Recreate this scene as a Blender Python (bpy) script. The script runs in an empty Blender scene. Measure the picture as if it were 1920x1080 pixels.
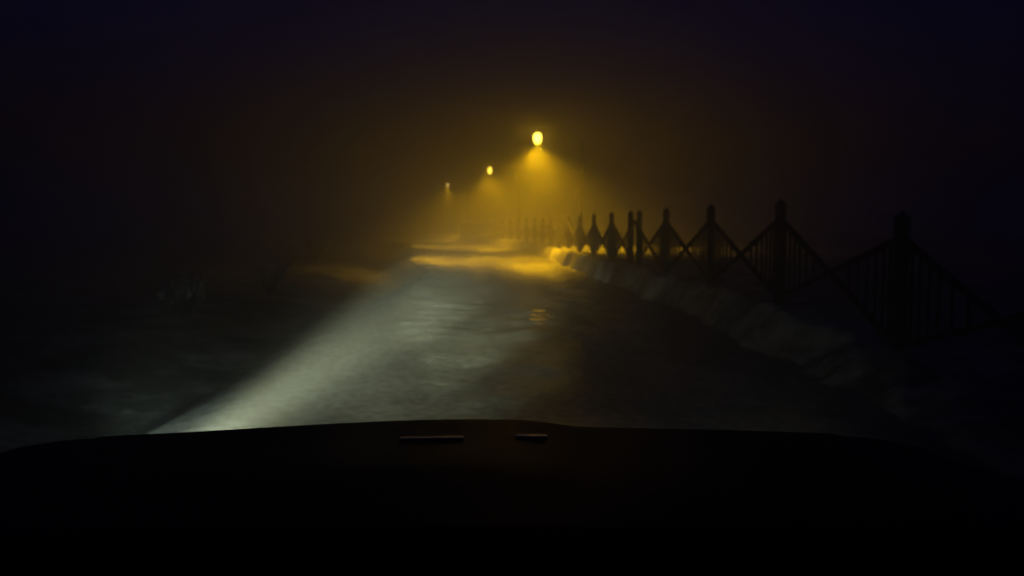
import bpy, bmesh, math, random
from mathutils import Vector, Matrix, noise

R = random.Random(7)
sc = bpy.context.scene
col = sc.collection
rad = math.radians

# ------------------------------------------------------------------ helpers
def tag(o, label=None, cat=None, group=None, kind=None):
    if label: o['label'] = label
    if cat: o['category'] = cat
    if group: o['group'] = group
    if kind: o['kind'] = kind
    return o

def empty(name, loc=(0, 0, 0), rot=(0, 0, 0)):
    o = bpy.data.objects.new(name, None)
    o.empty_display_size = .2
    o.location = loc; o.rotation_euler = rot
    col.objects.link(o)
    return o

def build(name, bm, mat, parent=None, smooth=False, bevel=0):
    if bevel:
        bmesh.ops.bevel(bm, geom=list(bm.edges), offset=bevel, segments=2, affect='EDGES', clamp_overlap=True)
    bmesh.ops.recalc_face_normals(bm, faces=list(bm.faces))
    me = bpy.data.meshes.new(name)
    bm.to_mesh(me); bm.free()
    me.materials.append(mat)
    if smooth:
        for p in me.polygons: p.use_smooth = True
    o = bpy.data.objects.new(name, me)
    col.objects.link(o)
    if parent: o.parent = parent
    return o

def box(bm, c, s, rz=0, rx=0, ry=0):
    m = Matrix.Translation(c) @ Matrix.Rotation(rz, 4, 'Z') @ Matrix.Rotation(ry, 4, 'Y') @ Matrix.Rotation(rx, 4, 'X') @ Matrix.Diagonal((*s, 1))
    return bmesh.ops.create_cube(bm, size=1, matrix=m)

def bar(bm, a, b, w, d=None):
    """square bar from a to b"""
    a, b = Vector(a), Vector(b)
    d = d or w
    v = b - a
    q = v.to_track_quat('Z', 'Y')
    m = Matrix.Translation((a + b) / 2) @ q.to_matrix().to_4x4() @ Matrix.Diagonal((w, d, v.length, 1))
    bmesh.ops.create_cube(bm, size=1, matrix=m)

def tube(bm, pts, radii, seg=12, cap=True):
    rings = []
    for i, p in enumerate(pts):
        p = Vector(p)
        t = (Vector(pts[min(i + 1, len(pts) - 1)]) - Vector(pts[max(i - 1, 0)])).normalized()
        q = t.to_track_quat('Z', 'Y')
        r = radii[i] if isinstance(radii, (list, tuple)) else radii
        rings.append([bm.verts.new(p + q @ Vector((r * math.cos(2 * math.pi * k / seg), r * math.sin(2 * math.pi * k / seg), 0))) for k in range(seg)])
    for a, b in zip(rings, rings[1:]):
        for k in range(seg):
            bm.faces.new((a[k], a[(k + 1) % seg], b[(k + 1) % seg], b[k]))
    if cap:
        bm.faces.new(rings[0][::-1]); bm.faces.new(rings[-1])

def lathe(bm, prof, seg=20, mat=None):
    """profile of (r, z) turned round Z"""
    rings = []
    for r, z in prof:
        rings.append([bm.verts.new((max(r, 1e-4) * math.cos(2 * math.pi * k / seg), max(r, 1e-4) * math.sin(2 * math.pi * k / seg), z)) for k in range(seg)])
    for a, b in zip(rings, rings[1:]):
        for k in range(seg):
            bm.faces.new((a[k], a[(k + 1) % seg], b[(k + 1) % seg], b[k]))
    bm.faces.new(rings[0][::-1]); bm.faces.new(rings[-1])
    if mat:
        bmesh.ops.transform(bm, matrix=mat, verts=list(bm.verts))

def fbm(x, y, s, o=4, seed=0.0):
    return noise.fractal(Vector((x * s + seed, y * s - seed, seed * .7)), 1.0, 2.0, o)

# ------------------------------------------------------------------ materials
def new_mat(name):
    m = bpy.data.materials.new(name); m.use_nodes = True
    nt = m.node_tree
    return m, nt, nt.nodes['Principled BSDF']

def node(nt, t, **kw):
    n = nt.nodes.new(t)
    for k, v in kw.items(): setattr(n, k, v)
    return n

def ramp(nt, stops):
    n = nt.nodes.new('ShaderNodeValToRGB')
    e = n.color_ramp.elements
    e[0].position, e[0].color = stops[0][0], (*stops[0][1], 1)
    e[1].position, e[1].color = stops[-1][0], (*stops[-1][1], 1)
    for p, c in stops[1:-1]:
        k = e.new(p); k.color = (*c, 1)
    return n

def noisy(name, c1, c2, scale, rough=.7, bump=.3, bdist=.02, metallic=0, lo=.35, hi=.65, spec=.5, detail=6):
    m, nt, p = new_mat(name)
    tc = node(nt, 'ShaderNodeTexCoord')
    n = node(nt, 'ShaderNodeTexNoise'); n.inputs['Scale'].default_value = scale; n.inputs['Detail'].default_value = detail
    nt.links.new(tc.outputs['Object'], n.inputs['Vector'])
    r = ramp(nt, [(lo, c1), (hi, c2)])
    nt.links.new(n.outputs['Fac'], r.inputs['Fac'])
    nt.links.new(r.outputs['Color'], p.inputs['Base Color'])
    b = node(nt, 'ShaderNodeBump'); b.inputs['Strength'].default_value = bump; b.inputs['Distance'].default_value = bdist
    nt.links.new(n.outputs['Fac'], b.inputs['Height'])
    nt.links.new(b.outputs['Normal'], p.inputs['Normal'])
    p.inputs['Roughness'].default_value = rough
    p.inputs['Metallic'].default_value = metallic
    p.inputs['Specular IOR Level'].default_value = spec
    return m

M = {}
M['iron'] = noisy('dark_iron', (.012, .011, .011), (.035, .03, .027), 9, .85, .3, .004, spec=.1)
M['post'] = noisy('dark_post', (.016, .014, .013), (.04, .034, .03), 6, .9, .4, .006, spec=.1)
M['pole'] = noisy('lamp_pole_steel', (.004, .004, .004), (.007, .007, .007), 5, .9, .1, .003, 0, spec=.03)
M['rubber'] = noisy('tyre_rubber', (.012, .012, .012), (.03, .03, .03), 20, .8, .3, .004)
M['alloy'] = noisy('rim_alloy', (.3, .3, .31), (.42, .42, .43), 10, .4, .05, .002, .9)
M['plastic'] = noisy('black_plastic', (.012, .012, .014), (.022, .022, .025), 60, .6, .2, .002)
M['paint'] = noisy('car_paint_dark', (.008, .009, .016), (.014, .015, .026), 3, .6, .02, .001, 0, spec=.12)
M['chrome'] = noisy('chrome_strip', (.55, .55, .57), (.68, .68, .7), 30, .14, .02, .001, 1.0)
M['snow'] = noisy('snow_cap', (.55, .55, .56), (.75, .75, .76), 5, .75, .5, .03)
M['twig'] = noisy('shrub_twigs', (.1, .095, .085), (.4, .4, .39), 8, .8, .2, .005)

# grassy, half-frozen ground left and right of the road
m, nt, p = new_mat('verge_ground')
tc = node(nt, 'ShaderNodeTexCoord')
n1 = node(nt, 'ShaderNodeTexNoise'); n1.inputs['Scale'].default_value = .9; n1.inputs['Detail'].default_value = 9; n1.inputs['Roughness'].default_value = .65
n2 = node(nt, 'ShaderNodeTexNoise'); n2.inputs['Scale'].default_value = 7; n2.inputs['Detail'].default_value = 8
for n in (n1, n2): nt.links.new(tc.outputs['Object'], n.inputs['Vector'])
r1 = ramp(nt, [(.3, (.02, .022, .014)), (.5, (.05, .05, .035)), (.58, (.22, .22, .21)), (.7, (.42, .42, .42))])
nt.links.new(n1.outputs['Fac'], r1.inputs['Fac'])
r2 = ramp(nt, [(.3, (.45, .45, .45)), (.7, (1, 1, 1))])
nt.links.new(n2.outputs['Fac'], r2.inputs['Fac'])
mx = node(nt, 'ShaderNodeMix', data_type='RGBA', blend_type='MULTIPLY'); mx.inputs[0].default_value = 1
nt.links.new(r1.outputs['Color'], mx.inputs[6]); nt.links.new(r2.outputs['Color'], mx.inputs[7])
nt.links.new(mx.outputs[2], p.inputs['Base Color'])
b = node(nt, 'ShaderNodeBump'); b.inputs['Strength'].default_value = .7; b.inputs['Distance'].default_value = .06
nt.links.new(n2.outputs['Fac'], b.inputs['Height']); nt.links.new(b.outputs['Normal'], p.inputs['Normal'])
p.inputs['Roughness'].default_value = .9
M['verge'] = m

# snow bank under the fence: dirty, crusted snow with soil showing through
m, nt, p = new_mat('dirty_snow_bank')
tc = node(nt, 'ShaderNodeTexCoord')
n1 = node(nt, 'ShaderNodeTexNoise'); n1.inputs['Scale'].default_value = 1.7; n1.inputs['Detail'].default_value = 10; n1.inputs['Roughness'].default_value = .7
nt.links.new(tc.outputs['Object'], n1.inputs['Vector'])
r1 = ramp(nt, [(.34, (.02, .017, .014)), (.47, (.15, .14, .13)), (.63, (.42, .41, .4))])
nt.links.new(n1.outputs['Fac'], r1.inputs['Fac']); nt.links.new(r1.outputs['Color'], p.inputs['Base Color'])
b = node(nt, 'ShaderNodeBump'); b.inputs['Strength'].default_value = .8; b.inputs['Distance'].default_value = .08
nt.links.new(n1.outputs['Fac'], b.inputs['Height']); nt.links.new(b.outputs['Normal'], p.inputs['Normal'])
p.inputs['Roughness'].default_value = .85
M['bank'] = m

# road: packed snow, its pale left also painting the headlight band, wet dirty ruts in the middle and right (the uv u runs across the road, v along it in metres)
m, nt, p = new_mat('slushy_road')
uv = node(nt, 'ShaderNodeUVMap'); uv.uv_map = 'across'
sep = node(nt, 'ShaderNodeSeparateXYZ'); nt.links.new(uv.outputs['UV'], sep.inputs[0])
tc = node(nt, 'ShaderNodeTexCoord')
mp = node(nt, 'ShaderNodeMapping'); mp.inputs['Scale'].default_value = (1.0, .35, 1)
nt.links.new(tc.outputs['Object'], mp.inputs['Vector'])
nb = node(nt, 'ShaderNodeTexNoise'); nb.inputs['Scale'].default_value = 1.1; nb.inputs['Detail'].default_value = 8; nb.inputs['Roughness'].default_value = .62
nf = node(nt, 'ShaderNodeTexNoise'); nf.inputs['Scale'].default_value = 11; nf.inputs['Detail'].default_value = 7
nt.links.new(mp.outputs['Vector'], nb.inputs['Vector']); nt.links.new(tc.outputs['Object'], nf.inputs['Vector'])
# wobble the across coordinate
ad = node(nt, 'ShaderNodeMath', operation='MULTIPLY_ADD'); ad.inputs[1].default_value = .16
nt.links.new(nb.outputs['Fac'], ad.inputs[0]); nt.links.new(sep.outputs['X'], ad.inputs[2])
sb = node(nt, 'ShaderNodeMath', operation='SUBTRACT'); sb.inputs[1].default_value = .08
nt.links.new(ad.outputs[0], sb.inputs[0])
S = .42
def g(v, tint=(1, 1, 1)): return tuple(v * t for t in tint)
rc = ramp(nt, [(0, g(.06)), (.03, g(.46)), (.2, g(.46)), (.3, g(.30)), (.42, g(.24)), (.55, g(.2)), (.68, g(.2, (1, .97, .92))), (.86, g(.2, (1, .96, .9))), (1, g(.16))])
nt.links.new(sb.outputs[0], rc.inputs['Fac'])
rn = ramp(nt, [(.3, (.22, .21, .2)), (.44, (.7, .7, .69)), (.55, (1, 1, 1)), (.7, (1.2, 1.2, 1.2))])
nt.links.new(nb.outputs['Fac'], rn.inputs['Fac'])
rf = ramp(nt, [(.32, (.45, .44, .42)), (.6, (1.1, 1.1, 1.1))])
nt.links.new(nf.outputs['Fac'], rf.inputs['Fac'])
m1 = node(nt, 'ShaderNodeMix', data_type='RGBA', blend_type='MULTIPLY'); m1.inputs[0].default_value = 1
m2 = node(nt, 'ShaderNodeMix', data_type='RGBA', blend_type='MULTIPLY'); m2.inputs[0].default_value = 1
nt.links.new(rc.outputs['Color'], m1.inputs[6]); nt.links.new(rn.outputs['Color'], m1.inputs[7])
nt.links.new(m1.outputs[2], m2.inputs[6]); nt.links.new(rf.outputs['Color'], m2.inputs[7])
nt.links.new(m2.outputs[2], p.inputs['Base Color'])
b = node(nt, 'ShaderNodeBump'); b.inputs['Strength'].default_value = .5; b.inputs['Distance'].default_value = .03
nt.links.new(nf.outputs['Fac'], b.inputs['Height']); nt.links.new(b.outputs['Normal'], p.inputs['Normal'])
rr = ramp(nt, [(0, (.8, .8, .8)), (.2, (.6, .6, .6)), (.4, (.42, .42, .42)), (1, (.5, .5, .5))])
nt.links.new(sb.outputs[0], rr.inputs['Fac']); nt.links.new(rr.outputs['Color'], p.inputs['Roughness'])
p.inputs['Specular IOR Level'].default_value = .4
M['road'] = m

m, nt, p = new_mat('meltwater')
p.inputs['Base Color'].default_value = (.03, .028, .025, 1); p.inputs['Roughness'].default_value = .2; p.inputs['IOR'].default_value = 1.33
n1 = node(nt, 'ShaderNodeTexNoise'); n1.inputs['Scale'].default_value = 5
tc = node(nt, 'ShaderNodeTexCoord'); nt.links.new(tc.outputs['Object'], n1.inputs['Vector'])
b = node(nt, 'ShaderNodeBump'); b.inputs['Strength'].default_value = .5; b.inputs['Distance'].default_value = .05
nt.links.new(n1.outputs['Fac'], b.inputs['Height']); nt.links.new(b.outputs['Normal'], p.inputs['Normal'])
M['water'] = m

def emit(name, c, s):
    m = bpy.data.materials.new(name); m.use_nodes = True
    nt = m.node_tree; nt.nodes.clear()
    e = node(nt, 'ShaderNodeEmission'); e.inputs[0].default_value = (*c, 1); e.inputs[1].default_value = s
    o = node(nt, 'ShaderNodeOutputMaterial'); nt.links.new(e.outputs[0], o.inputs[0])
    return m
LENS = 16.0
M['sodium_near'] = emit('sodium_lens_lit', (1.0, .7, .06), LENS)
M['sodium_mid'] = emit('sodium_lens_lit_fog_mid', (1.0, .68, .06), LENS * .65)  # same kind of lamp, emission lowered to paint in fog dimming
M['sodium_far'] = emit('sodium_lens_lit_fog_far', (1.0, .66, .18), LENS * .26)  # emission cut further and paled, fog over distance put into the colour
M['headlens'] = emit('headlight_lens_lit', (.85, 1.0, .92), .5)

# ------------------------------------------------------------------ the lie of the land
def redge(y):
    return 2.75 - .055 * max(0, min(y, 120) - 12) - .003 * max(0, min(y, 120) - 35) ** 2 - (max(0, y - 120) * .5)
def ledge(y):
    a, b = -2.3, redge(y) - 4.3 - 1.3 * sst(23, 36, y)
    k = .25   # smooth minimum
    h = max(0, min(1, .5 + .5 * (b - a) / k))
    return b * (1 - h) + a * h - k * h * (1 - h)
def fence_x(y):
    if y < 36: return 3.95 - .06 * y
    return 3.95 - .06 * 36 + (redge(y) - redge(36))
def sst(a, b, x):
    t = max(0, min(1, (x - a) / (b - a))); return t * t * (3 - 2 * t)

def bank_edge(y):
    """ragged foot of the bank, pushed out over the road here and there"""
    return -.16 + .22 * fbm(0, y, .9, 4, 6.2) - .1 * abs(noise.noise(Vector((.3, y * 2.1, 2.2))))
def ground_z(x, y):
    """height of the verge sheet: ditch on the left, snow bank on the right, under the road in the middle"""
    l, r = ledge(y), redge(y)
    if x < l:
        d = l - x
        z = -.02 - .5 * sst(0, 1.0, d) + .28 * sst(1.3, 3.2, d) + .5 * sst(6, 30, d)
        z += (.09 * fbm(x, y, .55, 4, 3.1)) * sst(.1, 1.2, d)
        return z
    if x > r - .6:
        d = x - r - bank_edge(y)
        f = max(.35, fence_x(y) - r)
        z = -.03 + (.43 - .2 * sst(11.2, 7.5, y) - .17 * sst(8, 4.5, y)) * sst(.05, f * .95, d) + .1 * sst(3, 25, d)
        rg = .1 * fbm(x, y, 1.1, 3, 8.4) + .07 * (1 - 2.2 * abs(noise.noise(Vector((x * 2.6, y * 1.9, 3.3))))) + .05 * abs(noise.noise(Vector((x * 6, y * 4.2, 1.3))))
        z += rg * sst(-.02, .2, d) * (1 - .5 * sst(f * .8, f, d))
        return z
    return -.035

YS = []
y = -12.0
while y < 60: YS.append(y); y += (.13 if y < 36 else .25) if y > 2 else .8
while y < 140: YS.append(y); y += 1.0
while y < 420: YS.append(y); y += 12

def sheet(name, xs_of, zf, mat, kind='structure', uv=False):
    bm = bmesh.new()
    rows = []
    for y in YS:
        rows.append([bm.verts.new((x, y, zf(x, y))) for x in xs_of(y)])
    lay = bm.loops.layers.uv.new('across') if uv else None
    nx = len(rows[0])
    for i in range(len(rows) - 1):
        for j in range(nx - 1):
            f = bm.faces.new((rows[i][j], rows[i][j + 1], rows[i + 1][j + 1], rows[i + 1][j]))
            f.smooth = True
            if uv:
                for lp, (a, b) in zip(f.loops, ((i, j), (i, j + 1), (i + 1, j + 1), (i + 1, j))):
                    lp[lay].uv = (b / (nx - 1), YS[a])
    o = build(name, bm, mat, smooth=True)
    o['kind'] = kind
    return o

LOFF = [300, 120, 60, 34, 24, 18, 14, 11, 9, 7.5, 6.5, 5.7, 5, 4.4, 3.9, 3.5, 3.1, 2.8, 2.5, 2.2, 1.9, 1.6, 1.35, 1.1, .9, .7, .5, .35, .2, .1, 0]
ROFF = [0, .04, .08, .12, .17, .22, .27, .32, .38, .44, .5, .57, .64, .73, .85, 1, 1.2, 1.5, 1.9, 2.4, 3, 4, 5.5, 8, 12, 20, 40, 100, 300]
sheet('ground', lambda y: [ledge(y) - d for d in LOFF] + [(ledge(y) * .5 + redge(y) * .5)] + [redge(y) + .3], lambda x, y: ground_z(x, y) if x <= ledge(y) + 1e-6 else -.12, M['verge'])
sheet('snow_bank', lambda y: [redge(y) + bank_edge(y) - .08] + [redge(y) + bank_edge(y) + d for d in ROFF[1:]], lambda x, y: ground_z(x, y), M['bank'])

def road_z(x, y):
    l, r = ledge(y), redge(y)
    u = (x - l) / (r - l)
    z = .03 * (1 - (2 * u - 1) ** 2)
    for c, w, dp in ((.36, .06, .035), (.7, .07, .04)):                 # wheel ruts
        z -= dp * math.exp(-((u - c + .02 * fbm(0, y, .3, 2, 2)) / w) ** 2)
    z += .03 * fbm(x, y, 1.6, 5, 1.7) * (.4 + .9 * u) * sst(0, .06, u) * sst(0, .06, 1 - u)
    z += .05 * math.exp(-((u - .07) / .06) ** 2) * (1 + .5 * fbm(x, y, 1.1, 3, 5))   # low ridge of ploughed snow along the left edge
    return z
NR = 44
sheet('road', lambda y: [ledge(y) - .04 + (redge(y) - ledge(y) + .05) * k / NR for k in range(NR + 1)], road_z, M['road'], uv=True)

# meltwater puddle
bm = bmesh.new()
for cx, cy, ax, ay in ((.4, 13.3, .13, .13), (.36, 12.1, .13, .1), (.3, 12.7, .06, .08), (.47, 12.75, .07, .06), (.22, 13.0, .04, .05), (.55, 12.4, .04, .05), (.38, 11.6, .05, .04), (.4, 12.45, .08, .05)):
    ring = []
    for k in range(28):
        a = 2 * math.pi * k / 28
        w_ = 1 + .35 * fbm(math.cos(a) + cx * 9, math.sin(a) + cy * 3, 1.3, 3, 2)
        ring.append(bm.verts.new((cx + ax * w_ * math.cos(a), cy + ay * w_ * math.sin(a), .046)))
    bm.faces.new(ring)
o = build('puddle', bm, M['water']); o['kind'] = 'structure'

# ------------------------------------------------------------------ fence
fence = empty('fence', (fence_x(11), 11, .4))
tag(fence, 'dark iron fence of crossed bars and pickets on the snowy right bank', 'fence')
F0 = Vector(fence.location)
ZB, ZT, ZF = .47, 1.62, 1.42
ys = [4.9 + 3.0 * k for k in range(20)]
def dip(y): return -.2 * sst(11.2, 7.5, y) - .2 * sst(8, 4.5, y)        # the bank sinks towards the near end
def fp(y, z): return Vector((fence_x(y), y, z + dip(y))) - F0
for i, y in enumerate(ys):
    tops = [0]
    if i == 5: tops = [-.5, .5]
    for dy in tops:
        bm = bmesh.new()
        x = fence_x(y + dy)
        box(bm, Vector((x, y + dy, .9 + dip(y))) - F0, (.1, .1, 1.4), .06)
        h = ZT
        # spear-like finial
        v = [Vector((x + sx * .054, y + dy + sy * .054, 1.601 + dip(y))) - F0 for sx, sy in ((-1, -1), (1, -1), (1, 1), (-1, 1))]
        vs = [bm.verts.new(q) for q in v]; t = bm.verts.new(Vector((x, y + dy, h + .05 + dip(y))) - F0)
        bm.faces.new(vs[::-1])
        for k in range(4): bm.faces.new((vs[k], vs[(k + 1) % 4], t))
        build('post', bm, M['post'], fence)
    if i < len(ys) - 1:
        y2 = ys[i + 1]
        bm = bmesh.new()
        a, b = y + .06, y2 - .06
        off = Vector((.022, 0, 0))
        bar(bm, fp(a, ZF) + off, fp(b, ZB) + off, .05)
        bar(bm, fp(a, ZB) - off, fp(b, ZF) - off, .05)
        for side in (0, 1):
            for u in (.13, .27, .42, .58, .78, 1.0):
                yy = (a + u) if side == 0 else (b - u)
                hh = (.5 * (ZF - ZB)) * (1 - u / (.5 * (b - a)))
                zc = .5 * (ZF + ZB)
                bar(bm, fp(yy + R.uniform(-.015, .015), zc - hh + R.uniform(-.03, .02)), fp(yy + R.uniform(-.015, .015), zc + hh + R.uniform(-.02, .04)), .026)
        build('picket_panel', bm, M['iron'], fence)

# ------------------------------------------------------------------ street lamps
lamps = [((.94, 33.0), 4.66, 'near'), ((-1.32, 52.7), 4.66, 'mid'), ((-5.25, 72.5), 4.66, 'far')]
LAB = {'near': 'brightest and nearest sodium street lamp, just past the end of the dark fence',
       'mid': 'middle one of the three sodium street lamps along the bend',
       'far': 'faintest and farthest sodium street lamp, leftmost of the three in the fog'}
LAMP_W = 6000.0
def make_lamp(hx, hy, hz, key, px):
    t = empty('street_lamp', (px, hy, .3 if key == 'near' else .2))
    tag(t, LAB[key], 'street lamp', 'sodium street lamps along the road')
    o = Vector(t.location)
    L = lambda x, y, z: Vector((x, y, z)) - o
    bm = bmesh.new()
    tube(bm, [L(px, hy, 0), L(px, hy, 1.2), L(px, hy, 1.22), L(px, hy, hz - .35)], [.075, .075, .05, .042])
    build('pole', bm, M['pole'], t, True)
    bm = bmesh.new()
    pts = []
    for k in range(9):
        a = math.pi / 2 * k / 8
        pts.append(L(px - (px - hx - .2) * (1 - math.cos(a)), hy, hz - .35 + .5 * math.sin(a)))
    pts.append(L(hx + .05, hy, hz + .16))
    tube(bm, pts, .03, 10)
    build('arm', bm, M['pole'], t, True)
    bm = bmesh.new()
    lathe(bm, [(.02, .2), (.05, .19), (.08, .15), (.12, .09), (.15, .05), (.145, .03), (.13, .045), (.02, .1)], 20, Matrix.Translation(L(hx, hy, hz)))
    build('lamp_hood', bm, M['pole'], t, True)
    bm = bmesh.new(); k_ = {'near': 1, 'mid': .8, 'far': .75}[key]
    lathe(bm, [(r_ * k_, -.0 + .98 * z_) for r_, z_ in [(.02, .06), (.07, .05), (.12, 0), (.145, -.07), (.15, -.14), (.14, -.22), (.11, -.29), (.06, -.335), (.01, -.35)]], 20, Matrix.Translation(L(hx, hy, hz)))
    build('lamp_glass', bm, M['sodium_' + key], t, True)
    ld = bpy.data.lights.new('sodium_light', 'SPOT')
    ld.color = (1.0, .52, .002); ld.energy = LAMP_W * {'near': 1.1, 'mid': .8, 'far': .55}[key]
    ld.spot_size = rad(148); ld.spot_blend = .75; ld.shadow_soft_size = .22
    lo = bpy.data.objects.new('sodium_light', ld); col.objects.link(lo)
    lo.parent = t; lo.location = L(hx, hy, hz - .4)
    gd = bpy.data.lights.new('sodium_glow', 'POINT')       # light thrown sideways and up by the bare glass
    gd.color = (1.0, .5, .004); gd.energy = 60 * {'near': 1.1, 'mid': .9, 'far': .5}[key]; gd.shadow_soft_size = .1
    go = bpy.data.objects.new('sodium_glow', gd); col.objects.link(go)
    go.parent = t; go.location = L(hx, hy - .32, hz - .16)
    return t
for (hx, hy), hz, key in lamps:
    px = {'near': 2.6, 'mid': .45, 'far': -3.6}[key]
    make_lamp(hx, hy, hz, key, px)

# ------------------------------------------------------------------ low wall on the outside of the bend
M['polished'] = noisy('polished_glint', (.6, .6, .62), (.72, .72, .74), 12, .1, 0, .001, 1.0)  # for the added glint strips on the bonnet
M['stone'] = noisy('wall_stone', (.015, .013, .012), (.06, .05, .045), 3, .9, .6, .04, spec=.1)
WO = Vector((-3, 60, 0))
wl = empty('low_wall', WO)
tag(wl, 'low dark stone wall with a pale snowy top on the outside of the bend', 'wall')
bm = bmesh.new(); bs = bmesh.new()
wp = [Vector((redge(60 + 9 * k / 24) + .9 - .9 * k / 24, 60 + 9 * k / 24, 0)) - WO for k in range(25)]
def ribbon(bm, pts, half, z0, z1, wob=0):
    ringp = None
    for i, q in enumerate(pts):
        t = (pts[min(i + 1, len(pts) - 1)] - pts[max(i - 1, 0)]).normalized()
        nrm = Vector((t.y, -t.x, 0))
        w = wob * (R.random() - .5)
        r = [bm.verts.new(q + nrm * (s * half) + Vector((0, 0, z + (w if z > z0 else 0)))) for s, z in ((-1, z0), (1, z0), (.8, z1), (-.8, z1))]
        if ringp:
            for k in range(4): bm.faces.new((ringp[k], ringp[(k + 1) % 4], r[(k + 1) % 4], r[k]))
        else: bm.faces.new(r[::-1])
        ringp = r
    bm.faces.new(ringp)
ribbon(bm, wp, .25, -.3, 1.38)
build('masonry', bm, M['stone'], wl)
ribbon(bs, wp, .3, 1.384, 1.6, .06)
build('snow_cap', bs, M['snow'], wl)

# ------------------------------------------------------------------ frosted shrubs beyond the ditch
def shrub(x, y, h, label, seed):
    r = random.Random(seed)
    z = ground_z(x, y) - .03
    t = empty('shrub', (x, y, z))
    tag(t, label, 'shrub', 'frosted shrubs beyond the left ditch')
    bs, bl = bmesh.new(), bmesh.new()
    for k in range(26):
        a = r.uniform(0, 2 * math.pi); sp = r.uniform(.1, .6) * h
        p0 = Vector((r.uniform(-.06, .06), r.uniform(-.06, .06), 0))
        p2 = Vector((math.cos(a) * sp, math.sin(a) * sp, h * r.uniform(.55, 1)))
        p1 = (p0 + p2) / 2 + Vector((r.uniform(-.05, .05), r.uniform(-.05, .05), .08))
        tube(bs, [p0, p1, p2], [.012, .008, .004], 5)
        for q in range(16):
            c = p1.lerp(p2, r.uniform(0, 1.1)) + Vector([r.uniform(-.07, .07) for _ in range(3)])
            n = Vector([r.uniform(-1, 1) for _ in range(3)]).normalized()
            u = n.orthogonal().normalized(); w = n.cross(u); s = r.uniform(.015, .035)
            vs = [bl.verts.new(c + u * s * 1.6), bl.verts.new(c + w * s), bl.verts.new(c - u * s * 1.6), bl.verts.new(c - w * s)]
            bl.faces.new(vs)
    build('stems', bs, M['post'], t)
    build('leaves', bl, M['twig'], t)
shrub(-5.55, 15.0, .75, 'largest pale frosted shrub, between the dark verge and the ditch at far left', 1)
shrub(-5.6, 20.5, .8, 'frosted shrub second along the left verge, just beyond the largest one', 2)
shrub(-7.6, 34.0, 1.0, 'farthest and dimmest frosted shrub on the left verge', 3)

# ------------------------------------------------------------------ the car the photo is taken from
CAR = Vector((-.1, 1.2, 0))
CAR0 = Vector((0, 1.2, 0))
car = empty('car', CAR, (0, rad(.4), 0))
tag(car, 'dark car bonnet with headlights on, driving along the snowy road', 'car')
def hood_z(x, y):
    """y from the camera, bonnet surface height"""
    z = 1.01 - .075 * sst(.95, 1.9, y) - .17 * max(0, (y - 1.72) / .36) ** 2.6
    z -= (.03 * (abs(x) / .8) ** 1.6 if x < 0 else .012 * (x / .8) ** 2)
    z += (.014 * sst(-.7, .04, x) * sst(.26, .1, x)) * sst(1.0, 1.3, y)        # raised centre of the bonnet
    return z
def hood_sheet(x0, x1, nx, y0, y1, ny, zf, thick):
    bm = bmesh.new(); top = []; bot = []
    for j in range(ny + 1):
        y = y0 + (y1 - y0) * j / ny
        top.append([bm.verts.new((x0 + (x1 - x0) * i / nx, y - CAR.y, zf(x0 + (x1 - x0) * i / nx, y))) for i in range(nx + 1)])
        bot.append([bm.verts.new((x0 + (x1 - x0) * i / nx, y - CAR.y, zf(x0 + (x1 - x0) * i / nx, y) - thick)) for i in range(nx + 1)])
    for j in range(ny):
        for i in range(nx):
            bm.faces.new((top[j][i], top[j][i + 1], top[j + 1][i + 1], top[j + 1][i]))
            bm.faces.new((bot[j][i], bot[j + 1][i], bot[j + 1][i + 1], bot[j][i + 1]))
    for j in range(ny):
        bm.faces.new((top[j][0], top[j + 1][0], bot[j + 1][0], bot[j][0])); bm.faces.new((top[j][nx], bot[j][nx], bot[j + 1][nx], top[j + 1][nx]))
    for i in range(nx):
        bm.faces.new((top[0][i], bot[0][i], bot[0][i + 1], top[0][i + 1])); bm.faces.new((top[ny][i], top[ny][i + 1], bot[ny][i + 1], bot[ny][i]))
    return bm
build('bonnet', hood_sheet(-.76, .76, 40, .95, 2.06, 36, hood_z, .02), M['paint'], car, True)
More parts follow.
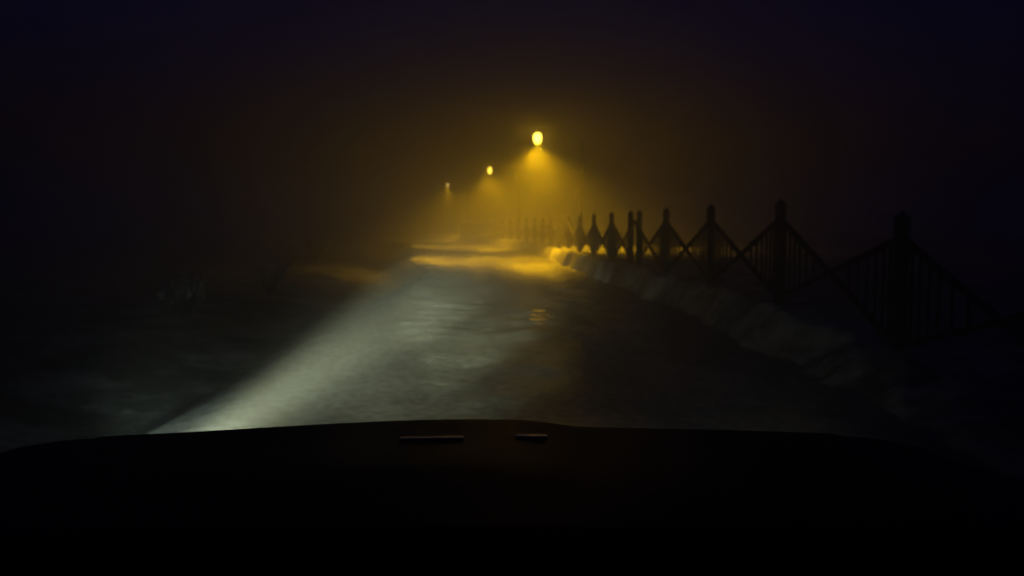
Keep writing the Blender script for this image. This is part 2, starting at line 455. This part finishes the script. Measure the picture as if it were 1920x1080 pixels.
# front wings beside the bonnet
for s in (-1, 1):
    bm = bmesh.new(); rows = []
    for j in range(29):
        y = .6 + 1.44 * j / 28
        zt = hood_z(s * .77, max(.95, y)) - .004
        prof = [(.766, zt), (.84, zt - .004), (.91, zt - .015), (.965, zt - .06), (.985, zt - .2)]
        yy = y - 1.42
        arch = math.sqrt(max(0, .36 ** 2 - yy ** 2)) + .31 if abs(yy) < .36 else .28
        zb = max(.28, arch)
        prof += [(.98, (zt - .24) * .5 + zb * .5), (.965, min(zb, zt - .26))]
        if y > 1.8:
            k = (y - 1.8) / .24
            prof = [(x - .16 * k * k * (x - .5), z) for x, z in prof]
        rows.append([bm.verts.new((s * x, y - CAR.y, z)) for x, z in prof])
    for a, b in zip(rows, rows[1:]):
        for k in range(len(a) - 1): bm.faces.new((a[k], a[k + 1], b[k + 1], b[k]))
    build('front_wing', bm, M['paint'], car, True)
    # headlight
    bm = bmesh.new()
    lathe(bm, [(.02, -.12), (.1, -.1), (.15, -.02), (.155, .03), (.14, .03), (.13, 0), (.02, -.08)], 20, Matrix.Translation(Vector((s * .78, 1.96, .66)) - CAR0) @ Matrix.Rotation(-math.pi / 2, 4, 'X'))
    hl = build('headlight', bm, M['chrome'], car, True)
    bm = bmesh.new()
    lathe(bm, [(.132, .03), (.1, .045), (.05, .055), (.01, .058)], 20, Matrix.Translation(Vector((s * .78, 1.96, .66)) - CAR0) @ Matrix.Rotation(-math.pi / 2, 4, 'X'))
    build('lens', bm, M['headlens'], hl, True)
    # wheel
    W = Matrix.Translation(Vector((s * .86, 1.42, .33)) - CAR0) @ Matrix.Rotation(math.pi / 2, 4, 'Y')
    bm = bmesh.new()
    lathe(bm, [(.2, -.09), (.27, -.1), (.3, -.085), (.315, -.05), (.315, .05), (.3, .085), (.27, .1), (.2, .09)], 28, W)
    wh = build('wheel', bm, M['rubber'], car, True)
    bm = bmesh.new()
    lathe(bm, [(.02, -.06), (.06, -.095), (.17, -.07), (.198, -.092), (.198, .092), (.17, .07), (.06, .095), (.02, .06)], 20, W)
    build('rim', bm, M['alloy'], wh, True)
# front bumper, grille
bm = bmesh.new()
rows = []
for k in range(21):
    x = -.82 + 1.64 * k / 20
    yb = 2.12 - .16 * (abs(x) / .82) ** 3
    rows.append([bm.verts.new((x, yy - CAR.y, z)) for yy, z in ((yb - .12, .54), (yb, .52), (yb + .03, .42), (yb, .3), (yb - .1, .26))])
for a, b in zip(rows, rows[1:]):
    for k in range(4): bm.faces.new((a[k], a[k + 1], b[k + 1], b[k]))
    bm.faces.new((a[4], a[0], b[0], b[4]))
bm.faces.new(rows[0]); bm.faces.new(rows[-1][::-1])
build('bumper', bm, M['paint'], car, True)
bm = bmesh.new()
box(bm, Vector((0, 2.03, .66)) - CAR0, (.86, .03, .2))
for k in range(5): box(bm, Vector((0, 2.055, .59 + k * .036)) - CAR0, (.84, .024, .012))
build('grille', bm, M['plastic'], car)
# added polished strips on the bonnet, tilted to stand in for windscreen reflections
def strip(xa, xb, y0, y1):
    bm = bmesh.new()
    xm, ym = (xa + xb) / 2, (y0 + y1) / 2
    box(bm, (xm, ym - CAR.y, hood_z(xm, ym) + .004), (xb - xa, .02, .006), math.atan2(y1 - y0, xb - xa), rad(-2.4 if xm < .05 else -1.0))
    build('glint_strip', bm, M['polished'], car, bevel=.0012)
strip(-.1, .01, 1.5, 1.51)
strip(.1, .156, 1.545, 1.545)
# cowl, wipers and dashboard
bm = bmesh.new()
box(bm, Vector((0, .86, .945)) - CAR0, (1.44, .26, .06), 0, rad(-6))
build('cowl', bm, M['plastic'], car, bevel=.008)
bm = bmesh.new()
box(bm, Vector((0, 1.02, .72)) - CAR0, (1.42, .03, .5))
build('firewall', bm, M['plastic'], car)
for xa in (-.62, -.02):
    bm = bmesh.new()
    tube(bm, [Vector((xa, .87, .985)) - CAR0, Vector((xa + .3, .845, .992)) - CAR0, Vector((xa + .55, .84, .99)) - CAR0], [.008, .007, .005], 8)
    build('wiper', bm, M['plastic'], car, True)
bm = bmesh.new()
rows = []
for k in range(17):
    x = -.7 + 1.4 * k / 16
    h = .03 * math.exp(-((x + .36) / .2) ** 2)
    rows.append([bm.verts.new((x, yy - CAR.y, z)) for yy, z in ((.78, .93), (.6, .955 + h), (.42, .95 + h), (.34, .9), (.36, .7), (.45, .55), (.78, .5))])
for a, b in zip(rows, rows[1:]):
    for k in range(7): bm.faces.new((a[k], a[(k + 1) % 7], b[(k + 1) % 7], b[k]))
bm.faces.new(rows[0]); bm.faces.new(rows[-1][::-1])
build('dashboard', bm, M['plastic'], car, True)

def headlight(x, W, yaw, pitch, size, blend, c):
    ld = bpy.data.lights.new('headlight_beam', 'SPOT')
    ld.color = c; ld.energy = W; ld.spot_size = rad(size); ld.spot_blend = blend; ld.shadow_soft_size = .05
    o = bpy.data.objects.new('headlight_beam', ld); col.objects.link(o)
    o.parent = car
    o.location = Vector((x, 2.13, .66)) - CAR0
    o.rotation_euler = (rad(90 - pitch), 0, rad(-yaw))     # yaw to the right is positive
HC = (.9, 1.0, .6)
HN = (.76, 1.0, .8)
headlight(-.88, 46000, -.6, 1.0, 8.8, 1, HC)
headlight(-.88, 700, -7, 3.8, 12, 1, HN)
headlight(-.88, 15000, 4.5, 1.3, 13, 1, HC)
headlight(-.88, 1300, 5, 1.0, 26, 1, HC)
headlight(-.88, 750, -19, 8.5, 17, 1, HN)
headlight(-.88, 36, -28, 3.0, 60, 1, HN)
headlight(.88, 45, 2, 1.5, 60, 1, HC)

# ------------------------------------------------------------------ fog
bm = bmesh.new()
box(bm, (0, 200, 1.5), (660, 446, 7.0))
hz = build('haze', bm, M['snow'])
m = bpy.data.materials.new('fog'); m.use_nodes = True
nt = m.node_tree; nt.nodes.clear()
v = node(nt, 'ShaderNodeVolumePrincipled')
v.inputs['Color'].default_value = (.88, .88, .92, 1)
v.inputs['Density'].default_value = .031
v.inputs['Anisotropy'].default_value = .72
o = node(nt, 'ShaderNodeOutputMaterial'); nt.links.new(v.outputs[0], o.inputs['Volume'])
hz.data.materials.clear(); hz.data.materials.append(m)
hz['kind'] = 'stuff'

# ------------------------------------------------------------------ night sky
w = bpy.data.worlds.new('World'); sc.world = w; w.use_nodes = True
nt = w.node_tree
bg = nt.nodes['Background']
sky = node(nt, 'ShaderNodeTexSky', sky_type='NISHITA')
sky.sun_disc = False; sky.sun_elevation = rad(-1.5); sky.sun_rotation = rad(150)
tint = node(nt, 'ShaderNodeMix', data_type='RGBA', blend_type='MULTIPLY'); tint.inputs[0].default_value = 1
tint.inputs[7].default_value = (.045, .04, .3, 1)      # deep night: only the blue of the sky is left
nt.links.new(sky.outputs[0], tint.inputs[6]); nt.links.new(tint.outputs[2], bg.inputs[0])
bg.inputs[1].default_value = .15
sd = bpy.data.lights.new('moonlight', 'SUN'); sd.energy = .0015; sd.angle = rad(10); sd.color = (.7, .75, 1)
so = bpy.data.objects.new('moonlight', sd); col.objects.link(so); so.rotation_euler = (rad(50), 0, rad(-30))

# ------------------------------------------------------------------ camera
cd = bpy.data.cameras.new('camera'); cam = bpy.data.objects.new('camera', cd); col.objects.link(cam)
cd.sensor_width = 36; cd.lens = 31.1; cd.clip_start = .05; cd.clip_end = 3000
cam.location = (0, 0, 1.35); cam.rotation_euler = (rad(90 - 4.13), 0, 0)
sc.camera = cam
cd.dof.use_dof = True; cd.dof.focus_distance = 1.7; cd.dof.aperture_fstop = 4.8      # the camera has focused on the bonnet
sc.view_settings.view_transform = 'Standard'; sc.view_settings.look = 'None'
sc.view_settings.exposure = 0; sc.view_settings.gamma = 1
sc.render.engine = 'CYCLES'
c = sc.cycles
c.volume_bounces = 1; c.max_bounces = 8; c.diffuse_bounces = 2; c.glossy_bounces = 2
c.use_denoising = True
c.sample_clamp_indirect = 2.0
